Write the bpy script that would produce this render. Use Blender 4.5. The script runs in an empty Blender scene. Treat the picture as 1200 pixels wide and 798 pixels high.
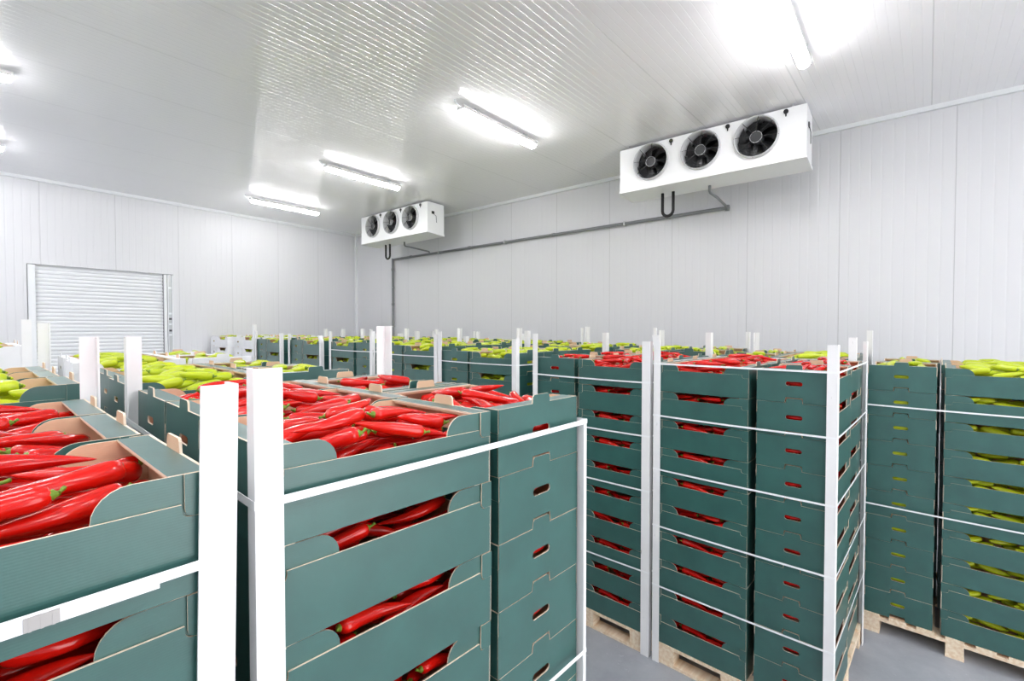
import bpy, math, random
import numpy as np
from mathutils import Vector, Matrix
from mathutils.geometry import tessellate_polygon

# ------------------------------------------------------------------ camera, world, exposure
SC = bpy.context.scene
COL = SC.collection
HC = 2.324                      # camera height
YAW = math.radians(38.9)        # view direction from the +X axis
PITCH = math.atan(12.0 / 550.0)
cam_d = bpy.data.cameras.new('camera')
cam = bpy.data.objects.new('camera', cam_d)
COL.objects.link(cam)
cam_d.sensor_width = 36.0
cam_d.lens = 550.0 / 1200.0 * 36.0
cam_d.clip_start = 0.02
cam.location = (0, 0, HC)
cam.rotation_euler = (math.pi / 2 - PITCH, 0, YAW - math.pi / 2)
SC.camera = cam
SC.view_settings.view_transform = 'Standard'
SC.view_settings.look = 'None'
SC.view_settings.gamma = 1.0
SC.view_settings.use_curve_mapping = False
SC.view_settings.exposure = 1.1
SC.cycles.use_denoising = True
SC.cycles.diffuse_bounces = 6
SC.cycles.max_bounces = 10
SC.cycles.sample_clamp_indirect = 8.0
W = bpy.data.worlds.new('world')
SC.world = W
W.use_nodes = True
W.node_tree.nodes['Background'].inputs[0].default_value = (0.985, 0.99, 1.0, 1)
W.node_tree.nodes['Background'].inputs[1].default_value = 2.5      # overcast daylight through the added, unseen dock door
LAMP_STRENGTH = 31.0
LAMP_COLOR = (1.0, 0.985, 1.0, 1)

# room (metres)
ADDED_DOCK = (0.2, 3.8, 3.8)         # unseen dock door behind the viewer, added for its daylight: x0, x1, height
XR, YD, XL, YB, H = 6.79, 10.52, -6.6, -4.6, HC + 2.4

# ------------------------------------------------------------------ materials
def new_mat(name, color=(0.8, 0.8, 0.8), rough=0.5, spec=0.5, metal=0.0, coat=0.0, coat_rough=0.1):
    m = bpy.data.materials.new(name)
    m.use_nodes = True
    b = m.node_tree.nodes['Principled BSDF']
    b.inputs['Base Color'].default_value = (*color, 1)
    b.inputs['Roughness'].default_value = rough
    b.inputs['Specular IOR Level'].default_value = spec
    b.inputs['Metallic'].default_value = metal
    b.inputs['Coat Weight'].default_value = coat
    b.inputs['Coat Roughness'].default_value = coat_rough
    return m


def nodes(m):
    nt = m.node_tree
    return nt, nt.nodes['Principled BSDF'], nt.nodes.new, nt.links.new


def panel_mat(name, color, rough, spec, axis, seam_off, seam_step, rib_step, rot=0.0, rib_str=0.25, seam_dark=0.62, rib_w=0.36):
    """Ribbed sandwich panel: fine ribs (bump) plus one thin joint per panel, along `axis` of the object space."""
    m = new_mat(name, color, rough, spec)
    nt, b, N, L = nodes(m)
    tc = N('ShaderNodeTexCoord')
    mp = N('ShaderNodeMapping'); mp.inputs['Rotation'].default_value = (0, 0, rot)
    L(tc.outputs['Object'], mp.inputs[0])
    sx = N('ShaderNodeSeparateXYZ'); L(mp.outputs[0], sx.inputs[0])
    src = sx.outputs[axis]
    def mth(op, a, v):
        n = N('ShaderNodeMath'); n.operation = op
        L(a, n.inputs[0])
        if isinstance(v, (int, float)):
            n.inputs[1].default_value = v
        else:
            L(v, n.inputs[1])
        return n.outputs[0]
    # ribs
    r = mth('MULTIPLY', src, 1.0 / rib_step)
    r = mth('FRACT', r, 0)
    r = mth('SUBTRACT', r, 0.5)
    r = mth('ABSOLUTE', r, 0)
    ss = N('ShaderNodeMapRange'); ss.interpolation_type = 'SMOOTHSTEP'
    ss.inputs[1].default_value = rib_w; ss.inputs[2].default_value = 0.5
    L(r, ss.inputs[0])
    # joints
    s = mth('ADD', src, -seam_off)
    s = mth('MULTIPLY', s, 1.0 / seam_step)
    s = mth('FRACT', s, 0)
    s = mth('SUBTRACT', s, 0.5)
    s = mth('ABSOLUTE', s, 0)
    ws = 0.5 - 0.0035 / seam_step
    sm = N('ShaderNodeMapRange'); sm.interpolation_type = 'SMOOTHSTEP'
    sm.inputs[1].default_value = ws - 0.002 / seam_step; sm.inputs[2].default_value = ws
    L(s, sm.inputs[0])
    mix = N('ShaderNodeMix'); mix.data_type = 'RGBA'
    mix.inputs['A'].default_value = (*color, 1)
    mix.inputs['B'].default_value = (*[c * seam_dark for c in color], 1)
    L(sm.outputs[0], mix.inputs['Factor'])
    L(mix.outputs['Result'], b.inputs['Base Color'])
    ad = mth('ADD', mth('MULTIPLY', ss.outputs[0], 1.0), mth('MULTIPLY', sm.outputs[0], 1.6))
    nz = N('ShaderNodeTexNoise'); nz.inputs['Scale'].default_value = 0.9
    L(tc.outputs['Object'], nz.inputs['Vector'])
    ad2 = mth('ADD', ad, mth('MULTIPLY', nz.outputs[0], 0.3))
    bp = N('ShaderNodeBump'); bp.invert = True
    bp.inputs['Strength'].default_value = rib_str; bp.inputs['Distance'].default_value = 0.004
    L(ad2, bp.inputs['Height'])
    L(bp.outputs[0], b.inputs['Normal'])
    return m


def card_mat(name, color, rough, spec, corr=0.05, var=0.12, coat=0.0):
    """Corrugated cardboard: faint flute lines, mild colour variation, scuffs."""
    m = new_mat(name, color, rough, spec, coat=coat, coat_rough=0.35)
    nt, b, N, L = nodes(m)
    tc = N('ShaderNodeTexCoord')
    wv = N('ShaderNodeTexWave'); wv.bands_direction = 'Z'
    wv.inputs['Scale'].default_value = 75.0; wv.inputs['Distortion'].default_value = 0.6
    L(tc.outputs['Object'], wv.inputs['Vector'])
    nz = N('ShaderNodeTexNoise'); nz.inputs['Scale'].default_value = 9.0; nz.inputs['Detail'].default_value = 5
    oi = N('ShaderNodeObjectInfo')
    vm = N('ShaderNodeVectorMath'); vm.operation = 'ADD'
    L(tc.outputs['Object'], vm.inputs[0]); L(oi.outputs['Location'], vm.inputs[1])
    L(vm.outputs[0], nz.inputs['Vector'])
    rmp = N('ShaderNodeValToRGB')
    rmp.color_ramp.elements[0].position = 0.3; rmp.color_ramp.elements[1].position = 0.75
    rmp.color_ramp.elements[0].color = (*[c * (1 - var) for c in color], 1)
    rmp.color_ramp.elements[1].color = (*[c * (1 + var) for c in color], 1)
    L(nz.outputs[0], rmp.inputs[0])
    L(rmp.outputs[0], b.inputs['Base Color'])
    bp = N('ShaderNodeBump'); bp.inputs['Strength'].default_value = corr; bp.inputs['Distance'].default_value = 0.002
    L(wv.outputs['Fac'], bp.inputs['Height'])
    bp2 = N('ShaderNodeBump'); bp2.inputs['Strength'].default_value = 0.15; bp2.inputs['Distance'].default_value = 0.01
    L(nz.outputs[0], bp2.inputs['Height']); L(bp.outputs[0], bp2.inputs['Normal'])
    L(bp2.outputs[0], b.inputs['Normal'])
    return m


def pepper_mat(name, c0, c1, rough):
    m = new_mat(name, c0, rough, 0.32, coat=0.3, coat_rough=0.04)
    nt, b, N, L = nodes(m)
    oi = N('ShaderNodeObjectInfo')
    tc = N('ShaderNodeTexCoord')
    nz = N('ShaderNodeTexNoise'); nz.inputs['Scale'].default_value = 16.0; nz.inputs['Detail'].default_value = 3
    L(tc.outputs['Object'], nz.inputs['Vector'])
    ad = N('ShaderNodeMath'); ad.operation = 'MULTIPLY_ADD'
    L(oi.outputs['Random'], ad.inputs[0]); ad.inputs[1].default_value = 0.6
    sb = N('ShaderNodeMath'); sb.operation = 'MULTIPLY'; sb.inputs[1].default_value = 0.5
    L(nz.outputs[0], sb.inputs[0]); L(sb.outputs[0], ad.inputs[2])
    mx = N('ShaderNodeMix'); mx.data_type = 'RGBA'
    mx.inputs['A'].default_value = (*c0, 1); mx.inputs['B'].default_value = (*c1, 1)
    L(ad.outputs[0], mx.inputs['Factor'])
    L(mx.outputs['Result'], b.inputs['Base Color'])
    bp = N('ShaderNodeBump'); bp.inputs['Strength'].default_value = 0.12; bp.inputs['Distance'].default_value = 0.01
    L(nz.outputs[0], bp.inputs['Height']); L(bp.outputs[0], b.inputs['Normal'])
    return m


def wood_mat(name, c0, c1):
    m = new_mat(name, c0, 0.75, 0.2)
    nt, b, N, L = nodes(m)
    tc = N('ShaderNodeTexCoord')
    mp = N('ShaderNodeMapping'); mp.inputs['Scale'].default_value = (1.5, 14, 14)
    L(tc.outputs['Object'], mp.inputs[0])
    nz = N('ShaderNodeTexNoise'); nz.inputs['Scale'].default_value = 3.0; nz.inputs['Detail'].default_value = 6
    L(mp.outputs[0], nz.inputs['Vector'])
    r = N('ShaderNodeValToRGB')
    r.color_ramp.elements[0].position = 0.35; r.color_ramp.elements[1].position = 0.65
    r.color_ramp.elements[0].color = (*c0, 1); r.color_ramp.elements[1].color = (*c1, 1)
    L(nz.outputs[0], r.inputs[0]); L(r.outputs[0], b.inputs['Base Color'])
    return m


def floor_mat():
    m = new_mat('concrete', (0.2, 0.21, 0.23), 0.5, 0.4)
    nt, b, N, L = nodes(m)
    tc = N('ShaderNodeTexCoord')
    nz = N('ShaderNodeTexNoise'); nz.inputs['Scale'].default_value = 3.2; nz.inputs['Detail'].default_value = 10; nz.inputs['Roughness'].default_value = 0.65
    L(tc.outputs['Object'], nz.inputs['Vector'])
    n2 = N('ShaderNodeTexNoise'); n2.inputs['Scale'].default_value = 26; n2.inputs['Detail'].default_value = 6; n2.inputs['Distortion'].default_value = 1.5
    L(tc.outputs['Object'], n2.inputs['Vector'])
    r = N('ShaderNodeValToRGB')
    r.color_ramp.elements[0].position = 0.3; r.color_ramp.elements[1].position = 0.8
    r.color_ramp.elements[0].color = (0.29, 0.31, 0.345, 1); r.color_ramp.elements[1].color = (0.42, 0.44, 0.47, 1)
    L(nz.outputs[0], r.inputs[0])
    r2 = N('ShaderNodeValToRGB')
    r2.color_ramp.elements[0].position = 0.66; r2.color_ramp.elements[1].position = 0.8
    r2.color_ramp.elements[0].color = (0, 0, 0, 1); r2.color_ramp.elements[1].color = (0.16, 0.16, 0.16, 1)
    L(n2.outputs[0], r2.inputs[0])
    mx = N('ShaderNodeMix'); mx.data_type = 'RGBA'; mx.blend_type = 'ADD'; mx.inputs['Factor'].default_value = 1.0
    L(r.outputs[0], mx.inputs['A']); L(r2.outputs[0], mx.inputs['B'])
    L(mx.outputs['Result'], b.inputs['Base Color'])
    bp = N('ShaderNodeBump'); bp.inputs['Strength'].default_value = 0.1
    L(n2.outputs[0], bp.inputs['Height']); L(bp.outputs[0], b.inputs['Normal'])
    return m


def emit_mat(name, color, strength):
    m = bpy.data.materials.new(name); m.use_nodes = True
    nt = m.node_tree
    nt.nodes.remove(nt.nodes['Principled BSDF'])
    e = nt.nodes.new('ShaderNodeEmission')
    e.inputs[0].default_value = color; e.inputs[1].default_value = strength
    nt.links.new(e.outputs[0], nt.nodes['Material Output'].inputs[0])
    return m


WALLC = (0.70, 0.705, 0.725)
M_WALLX = panel_mat('wall_panel_right', WALLC, 0.45, 0.4, 1, 0.49, 1.0, 0.1, rib_str=0.5, seam_dark=0.8)
M_WALLY = panel_mat('wall_panel_door', WALLC, 0.45, 0.4, 0, 1.12, 0.93, 0.093, rib_str=0.5, seam_dark=0.85)
M_CEIL = panel_mat('ceiling_panel', (0.93, 0.925, 0.95), 0.15, 0.55, 1, 0.0, 1.0, 0.0665, rot=math.radians(2.6), rib_str=0.55, rib_w=0.435, seam_dark=0.85)
M_TRIM = new_mat('trim_white', (0.80, 0.82, 0.835), 0.45, 0.4)
M_FLOOR = floor_mat()
M_GREEN = card_mat('green_print', (0.025, 0.104, 0.090), 0.42, 0.6, coat=0.6)
M_KRAFT = card_mat('kraft_inside', (0.70, 0.47, 0.31), 0.8, 0.2, var=0.06)
M_EDGE = new_mat('kraft_edge', (0.74, 0.62, 0.49), 0.8, 0.2)
M_WCARD = card_mat('white_print', (0.82, 0.83, 0.84), 0.5, 0.4, var=0.03)
M_POST = card_mat('white_board', (0.86, 0.86, 0.86), 0.55, 0.3, corr=0.0, var=0.02)
_nt, _b, _N, _L = nodes(M_POST)              # a few dark scuffs on the white posts
_tc = _N('ShaderNodeTexCoord'); _mp = _N('ShaderNodeMapping'); _mp.inputs['Scale'].default_value = (34, 34, 7)
_oi = _N('ShaderNodeObjectInfo'); _va = _N('ShaderNodeVectorMath'); _va.operation = 'ADD'
_L(_tc.outputs['Object'], _va.inputs[0]); _L(_oi.outputs['Location'], _va.inputs[1]); _L(_va.outputs[0], _mp.inputs[0])
_nz = _N('ShaderNodeTexNoise'); _nz.inputs['Scale'].default_value = 1.0; _nz.inputs['Detail'].default_value = 6
_L(_mp.outputs[0], _nz.inputs['Vector'])
_mr = _N('ShaderNodeMapRange'); _mr.inputs[1].default_value = 0.69; _mr.inputs[2].default_value = 0.76; _mr.inputs[4].default_value = 0.7
_L(_nz.outputs[0], _mr.inputs[0])
_mx = _N('ShaderNodeMix'); _mx.data_type = 'RGBA'
_mx.inputs['B'].default_value = (0.25, 0.24, 0.23, 1)
_L(_mr.outputs[0], _mx.inputs['Factor']); _L(_b.inputs['Base Color'].links[0].from_socket, _mx.inputs['A'])
_L(_mx.outputs['Result'], _b.inputs['Base Color'])
M_STRAP = new_mat('strap_plastic', (0.90, 0.91, 0.92), 0.35, 0.5)
M_CLIP = new_mat('strap_seal', (0.45, 0.43, 0.42), 0.35, 0.5, metal=0.6)
M_RED = pepper_mat('red_pepper_skin', (0.47, 0.003, 0.003), (0.66, 0.010, 0.004), 0.16)
M_GRN = pepper_mat('green_pepper_skin', (0.38, 0.50, 0.008), (0.54, 0.62, 0.018), 0.28)
M_STEM = new_mat('pepper_stem', (0.13, 0.22, 0.02), 0.5, 0.3)
M_WOOD = wood_mat('pallet_wood', (0.74, 0.56, 0.38), (0.88, 0.76, 0.60))
M_COOL = new_mat('cooler_paint', (0.88, 0.89, 0.895), 0.35, 0.5)
M_STEEL = new_mat('galvanised', (0.55, 0.57, 0.58), 0.4, 0.5, metal=0.7)
M_BLACK = new_mat('black_plastic', (0.012, 0.013, 0.014), 0.35, 0.5)
M_HUB = new_mat('motor_grey', (0.05, 0.052, 0.055), 0.4, 0.5)
M_SHROUD = new_mat('shroud_grey', (0.55, 0.56, 0.57), 0.45, 0.5)
M_HOSE = new_mat('hose_rubber', (0.015, 0.015, 0.016), 0.6, 0.3)
M_PIPE = new_mat('pipe_grey', (0.22, 0.23, 0.235), 0.45, 0.4)
M_DOOR = new_mat('door_slat', (0.80, 0.815, 0.83), 0.4, 0.5)
M_DGREY = new_mat('door_gap', (0.30, 0.30, 0.31), 0.6, 0.3)
M_LAMPH = new_mat('lamp_housing', (0.75, 0.75, 0.75), 0.4, 0.4)
M_EMIT = emit_mat('lamp_tube', LAMP_COLOR, LAMP_STRENGTH)


# ------------------------------------------------------------------ mesh helpers
class MB:
    def __init__(s):
        s.v, s.f, s.m = [], [], []

    def add(s, vs, fs, mi=0):
        o = len(s.v)
        s.v += [tuple(v) for v in vs]
        s.f += [tuple(i + o for i in f) for f in fs]
        s.m += [mi] * len(fs) if isinstance(mi, int) else list(mi)

    def box(s, x0, x1, y0, y1, z0, z1, mi=0):
        vs = [(x, y, z) for z in (z0, z1) for y in (y0, y1) for x in (x0, x1)]
        s.add(vs, [(0, 2, 3, 1), (4, 5, 7, 6), (0, 1, 5, 4), (2, 6, 7, 3), (0, 4, 6, 2), (1, 3, 7, 5)], mi)

    def sheet(s, contours, O, U, V, N, t, mf=0, mb=1, me=1):
        """A flat board: contours (outer, holes) in (u, v); front face at O, back face at O - N*t."""
        O, U, V, N = Vector(O), Vector(U), Vector(V), Vector(N)
        polys = [[Vector((p[0], p[1], 0)) for p in c] for c in contours]
        tris = tessellate_polygon(polys)
        flat = [p for c in contours for p in c]
        fr = [O + U * p[0] + V * p[1] for p in flat]
        bk = [q - N * t for q in fr]
        n = len(flat)
        fs, ms = [], []
        up = U.cross(V).dot(N)
        for a, b, c in tris:
            pa, pb, pc = flat[a], flat[b], flat[c]
            area = (pb[0] - pa[0]) * (pc[1] - pa[1]) - (pc[0] - pa[0]) * (pb[1] - pa[1])
            if (area > 0) != (up > 0):
                b, c = c, b
            fs.append((a, b, c)); ms.append(mf)
            fs.append((a + n, c + n, b + n)); ms.append(mb)
        o = 0
        for c in contours:
            k = len(c)
            for i in range(k):
                a, b = o + i, o + (i + 1) % k
                fs.append((a, b, b + n, a + n)); ms.append(me)
            o += k
        s.add(fr + bk, fs, ms)

    def tube(s, pts, rad, n=10, mi=0, caps=True):
        pts = [Vector(p) for p in pts]
        if isinstance(rad, (int, float)):
            rad = [rad] * len(pts)
        vs, fs = [], []
        ref = None
        for i, p in enumerate(pts):
            d = (pts[min(i + 1, len(pts) - 1)] - pts[max(i - 1, 0)]).normalized()
            if ref is None:
                ref = d.orthogonal().normalized()
            a = (ref - d * ref.dot(d)).normalized()
            ref = a
            b = d.cross(a)
            for k in range(n):
                th = 2 * math.pi * k / n
                vs.append(p + (a * math.cos(th) + b * math.sin(th)) * rad[i])
        for i in range(len(pts) - 1):
            for k in range(n):
                fs.append((i * n + k, i * n + (k + 1) % n, (i + 1) * n + (k + 1) % n, (i + 1) * n + k))
        if caps:
            fs.append(tuple(reversed(range(n))))
            fs.append(tuple(range((len(pts) - 1) * n, len(pts) * n)))
        s.add(vs, fs, mi)

    def merge(s, other, M=None):
        vs = other.v if M is None else [M @ Vector(v) for v in other.v]
        s.add(vs, other.f, other.m)

    def mesh(s, name, mats, smooth=False):
        me = bpy.data.meshes.new(name)
        me.from_pydata(s.v, [], s.f)
        for m in mats:
            me.materials.append(m)
        me.polygons.foreach_set('material_index', s.m)
        if smooth:
            me.polygons.foreach_set('use_smooth', [True] * len(s.f))
        me.update()
        return me


def obj(name, mesh, parent=None, loc=(0, 0, 0), rz=0.0):
    o = bpy.data.objects.new(name, mesh)
    COL.objects.link(o)
    o.location = loc
    o.rotation_euler = (0, 0, rz)
    if parent is not None:
        o.parent = parent
    return o


def build(name, mb, mats, parent=None, loc=(0, 0, 0), rz=0.0, smooth=False):
    return obj(name, mb.mesh(name, mats, smooth), parent, loc, rz)


def tag(o, label=None, cat=None, group=None, kind=None):
    if label: o['label'] = label
    if cat: o['category'] = cat
    if group: o['group'] = group
    if kind: o['kind'] = kind
    return o


def copy_tree(o, parent=None):
    c = o.copy()
    COL.objects.link(c)
    c.parent = parent
    for ch in KIDS.get(o.name, ()):
        d = ch.copy()
        COL.objects.link(d)
        d.parent = c
        for g in KIDS.get(ch.name, ()):
            e = g.copy()
            COL.objects.link(e)
            e.parent = d
    return c


KIDS = {}


def kids(o, *chs):
    KIDS.setdefault(o.name, []).extend(chs)


def rrect(x0, x1, y0, y1, r, n=4, corners=(1, 1, 1, 1)):
    """Rounded rectangle, counter-clockwise from lower left; corners = ll, lr, ur, ul."""
    out = []
    for (cx, cy, a0, k) in ((x0 + r, y0 + r, math.pi, 0), (x1 - r, y0 + r, 1.5 * math.pi, 1), (x1 - r, y1 - r, 0, 2), (x0 + r, y1 - r, 0.5 * math.pi, 3)):
        if corners[k]:
            for i in range(n + 1):
                a = a0 + i * 0.5 * math.pi / n
                out.append((cx + r * math.cos(a), cy + r * math.sin(a)))
        else:
            out.append(((x0, x1, x1, x0)[k], (y0, y0, y1, y1)[k]))
    return out


# ------------------------------------------------------------------ room shell
def plane_obj(name, vs, mat):
    mb = MB(); mb.add(vs, [(0, 1, 2, 3)])
    return tag(build(name, mb, [mat]), kind='structure')


def slab(name, x0, x1, y0, y1, z0, z1, mat):
    mb = MB(); mb.box(x0, x1, y0, y1, z0, z1)
    return tag(build(name, mb, [mat]), kind='structure')


T = 0.1
slab('floor', XL - T, XR + T, YB - T, YD + T, -0.1, 0, M_FLOOR)
slab('ceiling', XL - T, XR + T, YB - T, YD + T, H, H + 0.1, M_CEIL)
slab('wall_right', XR, XR + T, YB - T, YD + T, 0, H, M_WALLX)
slab('wall_left', XL - T, XL, YB - T, YD + T, 0, H, M_WALLX)
mb = MB()
for b in ((XL, ADDED_DOCK[0], 0, H), (ADDED_DOCK[1], XR, 0, H), (ADDED_DOCK[0], ADDED_DOCK[1], ADDED_DOCK[2], H)):
    mb.box(b[0], b[1], YB - T, YB, b[2], b[3])
tag(build('wall_back', mb, [M_WALLY]), kind='structure')
pl = bpy.data.lights.new('added_dock_portal', 'AREA')  # guides sampling of the daylight through the added opening
pl.shape = 'RECTANGLE'; pl.size = ADDED_DOCK[1] - ADDED_DOCK[0]; pl.size_y = ADDED_DOCK[2]
pl.cycles.is_portal = True
po = bpy.data.objects.new('added_dock_portal', pl); COL.objects.link(po)
po.location = ((ADDED_DOCK[0] + ADDED_DOCK[1]) / 2, YB - 0.05, ADDED_DOCK[2] / 2); po.rotation_euler = (math.pi / 2, 0, 0)
# door wall with its opening
DX0, DX1, DZ = 0.96, 2.885, 3.37
mb = MB()
for b in ((XL, DX0, 0, H), (DX1, XR, 0, H), (DX0, DX1, DZ, H)):
    mb.box(b[0], b[1], YD, YD + T, b[2], b[3])
tag(build('wall_front', mb, [M_WALLY]), kind='structure')
slab('trim_1', XR - 0.045, XR, YB, YD, H - 0.05, H, M_TRIM)
slab('trim_2', XL, XR - 0.045, YD - 0.045, YD, H - 0.05, H, M_TRIM)
slab('trim_3', XR - 0.05, XR, YD - 0.05, YD, 0, H - 0.05, M_TRIM)

# rolling door
mb = MB()
n = 54
for i in range(n):
    z0 = i * (DZ - 0.02) / n
    z1 = (i + 1) * (DZ - 0.02) / n
    prof = [(0.0, z0), (-0.016, z0 + 0.012), (-0.020, (z0 + z1) / 2), (-0.016, z1 - 0.014), (0.0, z1 - 0.004), (0.0, z1)]
    y = YD + 0.075
    for a, b2 in zip(prof[:-1], prof[1:]):
        mb.add([(DX0 + 0.095, y + a[0], a[1]), (DX1 - 0.15, y + a[0], a[1]), (DX1 - 0.15, y + b2[0], b2[1]), (DX0 + 0.095, y + b2[0], b2[1])], [(0, 1, 2, 3)])
mb.box(DX0, DX1, YD + 0.08, YD + 0.1, 0, DZ)
door = tag(build('door_1', mb, [M_DOOR]), kind='structure')
mb = MB(); mb.box(DX0 + 0.012, DX0 + 0.095, YD + 0.0, YD + 0.075, 0, DZ - 0.01)
build('door_frame', mb, [M_TRIM], door)
mb = MB(); mb.box(DX0, DX0 + 0.012, YD + 0.03, YD + 0.075, 0, DZ)
mb.box(DX1 - 0.15, DX1 - 0.142, YD + 0.02, YD + 0.075, 0, DZ - 0.01)
build('door_seal', mb, [M_DGREY], door)
mb = MB(); mb.box(DX1 - 0.142, DX1 - 0.098, YD + 0.005, YD + 0.075, 0, DZ - 0.01)
mb.box(DX1 - 0.086, DX1 - 0.072, YD + 0.005, YD + 0.075, 0, DZ - 0.01)
mb.box(DX1 - 0.018, DX1, YD + 0.0, YD + 0.075, 0, DZ - 0.01)
build('guide_rail', mb, [M_TRIM], door)
mb = MB()
mb.box(DX1 - 0.072, DX1 - 0.018, YD + 0.04, YD + 0.06, 0, DZ - 0.015, 0)
for z, mi in ((3.10, 1), (2.94, 0), (2.62, 1), (2.52, 2), (2.42, 1), (2.30, 2), (2.22, 1)):
    mb.box(DX1 - 0.070, DX1 - 0.020, YD + 0.025, YD + 0.045, z, z + 0.035, mi)
build('rail_bracket', mb, [M_STEEL, M_TRIM, M_HUB], door)


# ------------------------------------------------------------------ lamps
def make_lamp():
    mb = MB()
    pr = [(-0.05, -0.002), (-0.054, 0.02), (-0.034, 0.046), (0.034, 0.046), (0.054, 0.02), (0.05, -0.002)]
    vs, fs = [], []
    for x in (-0.635, 0.635):
        vs += [(x, p[0], p[1]) for p in pr]
    k = len(pr)
    for i in range(k):
        fs.append((i, (i + 1) % k, (i + 1) % k + k, i + k))
    fs += [tuple(range(k)), tuple(reversed(range(k, 2 * k)))]
    mb.add(vs, fs)
    root = build('ceiling_lamp', mb, [M_LAMPH])
    mb = MB()
    pts = []
    nn = 14
    vs, fs = [], []
    xs = [-0.625, -0.62, -0.60, 0.60, 0.62, 0.625]
    sc = [0.3, 0.8, 1, 1, 0.8, 0.3]
    for x, s_ in zip(xs, sc):
        for i in range(nn + 1):
            a = math.radians(182) + math.radians(176) * i / nn
            vs.append((x, 0.05 * s_ * math.cos(a), -0.002 + 0.05 * s_ * math.sin(a)))
    for j in range(len(xs) - 1):
        for i in range(nn):
            fs.append((j * (nn + 1) + i, j * (nn + 1) + i + 1, (j + 1) * (nn + 1) + i + 1, (j + 1) * (nn + 1) + i))
    fs.append(tuple(range(nn + 1))); fs.append(tuple(reversed(range((len(xs) - 1) * (nn + 1), len(xs) * (nn + 1)))))
    mb.add(vs, fs)
    dif = build('diffuser', mb, [M_EMIT], root, smooth=True)
    ch = [dif]
    for x in (-0.42, 0.42):
        mb = MB(); mb.box(-0.012, 0.012, -0.053, 0.053, -0.004, 0.055); mb.box(-0.006, 0.006, -0.01, 0.01, 0.05, 0.08)
        c = build('clip', mb, [M_STEEL], root, (x, 0, 0)); ch.append(c)
    mb = MB()
    mb.tube([(-0.63, 0, 0.03), (-0.67, 0, 0.03), (-0.70, 0.01, 0.045), (-0.705, 0.015, 0.078)], 0.009, 8)
    c = build('power_cable', mb, [M_TRIM], root, smooth=True); ch.append(c)
    kids(root, *ch)
    return root


lamp0 = make_lamp()
ZL = H - 0.08
lamps = [
    (4.20, 0.63, 'long glowing ceiling lamp cut off at the top, next to the big cooler'),
    (4.17, 3.53, 'glowing ceiling lamp in the middle of the ceiling, before the big cooler'),
    (4.20, 6.28, 'glowing ceiling lamp near the small far cooler'),
    (4.24, 8.87, 'glowing ceiling lamp closest to the far corner of the room'),
    (-0.115, 6.34, 'upper of two lamp ends peeking in over the rolling door side'),
    (0.0, 8.85, 'lower of two lamp ends peeking in over the rolling door side'),
    (-0.1, 3.55, 'ceiling lamp over the pepper stacks, outside the view'),  # from here on unseen: the lamp grid carried on, added for the light
    (-0.1, 0.65, 'unseen ceiling lamp above the viewer'),
    (4.2, -2.2, 'unseen ceiling lamp behind the viewer near the ribbed wall'),
    (-0.1, -2.2, 'unseen ceiling lamp behind the viewer, middle row'),
    (-2.3, 7.6, 'unseen ceiling lamp of the added row, nearest the door wall'),  # unseen row off the lamp grid, added for more ambient light
    (-2.3, 4.9, 'unseen ceiling lamp of the added row, over the white boxes'),
    (-2.3, 2.1, 'unseen ceiling lamp of the added row, over the nearest stacks'),
    (-2.3, -0.8, 'unseen ceiling lamp of the added row, beside the viewer'),
    (2.0, -0.8, 'unseen added ceiling lamp just behind the viewer'),  # also off the grid and unseen, added to light the room
    (-4.4, 8.85, 'unseen ceiling lamp of the outer row by the door wall'),  # grid row out of view, added for the light
    (-4.4, 6.3, 'unseen ceiling lamp of the outer row, second from the door wall'),
    (-4.4, 3.5, 'unseen ceiling lamp of the outer row, third from the door wall'),
    (-4.4, 0.65, 'unseen ceiling lamp of the outer row, fourth from the door wall'),
    (-4.4, -2.2, 'unseen ceiling lamp of the outer row, fifth from the door wall'),
]
for i, (x, y, lb) in enumerate(lamps):
    o = lamp0 if i == 0 else copy_tree(lamp0)
    o.location = (x, y, ZL)
    o.rotation_euler = (0, 0, math.radians(-1.2))
    tag(o, lb, 'lamp', 'ceiling lamps')


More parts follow.
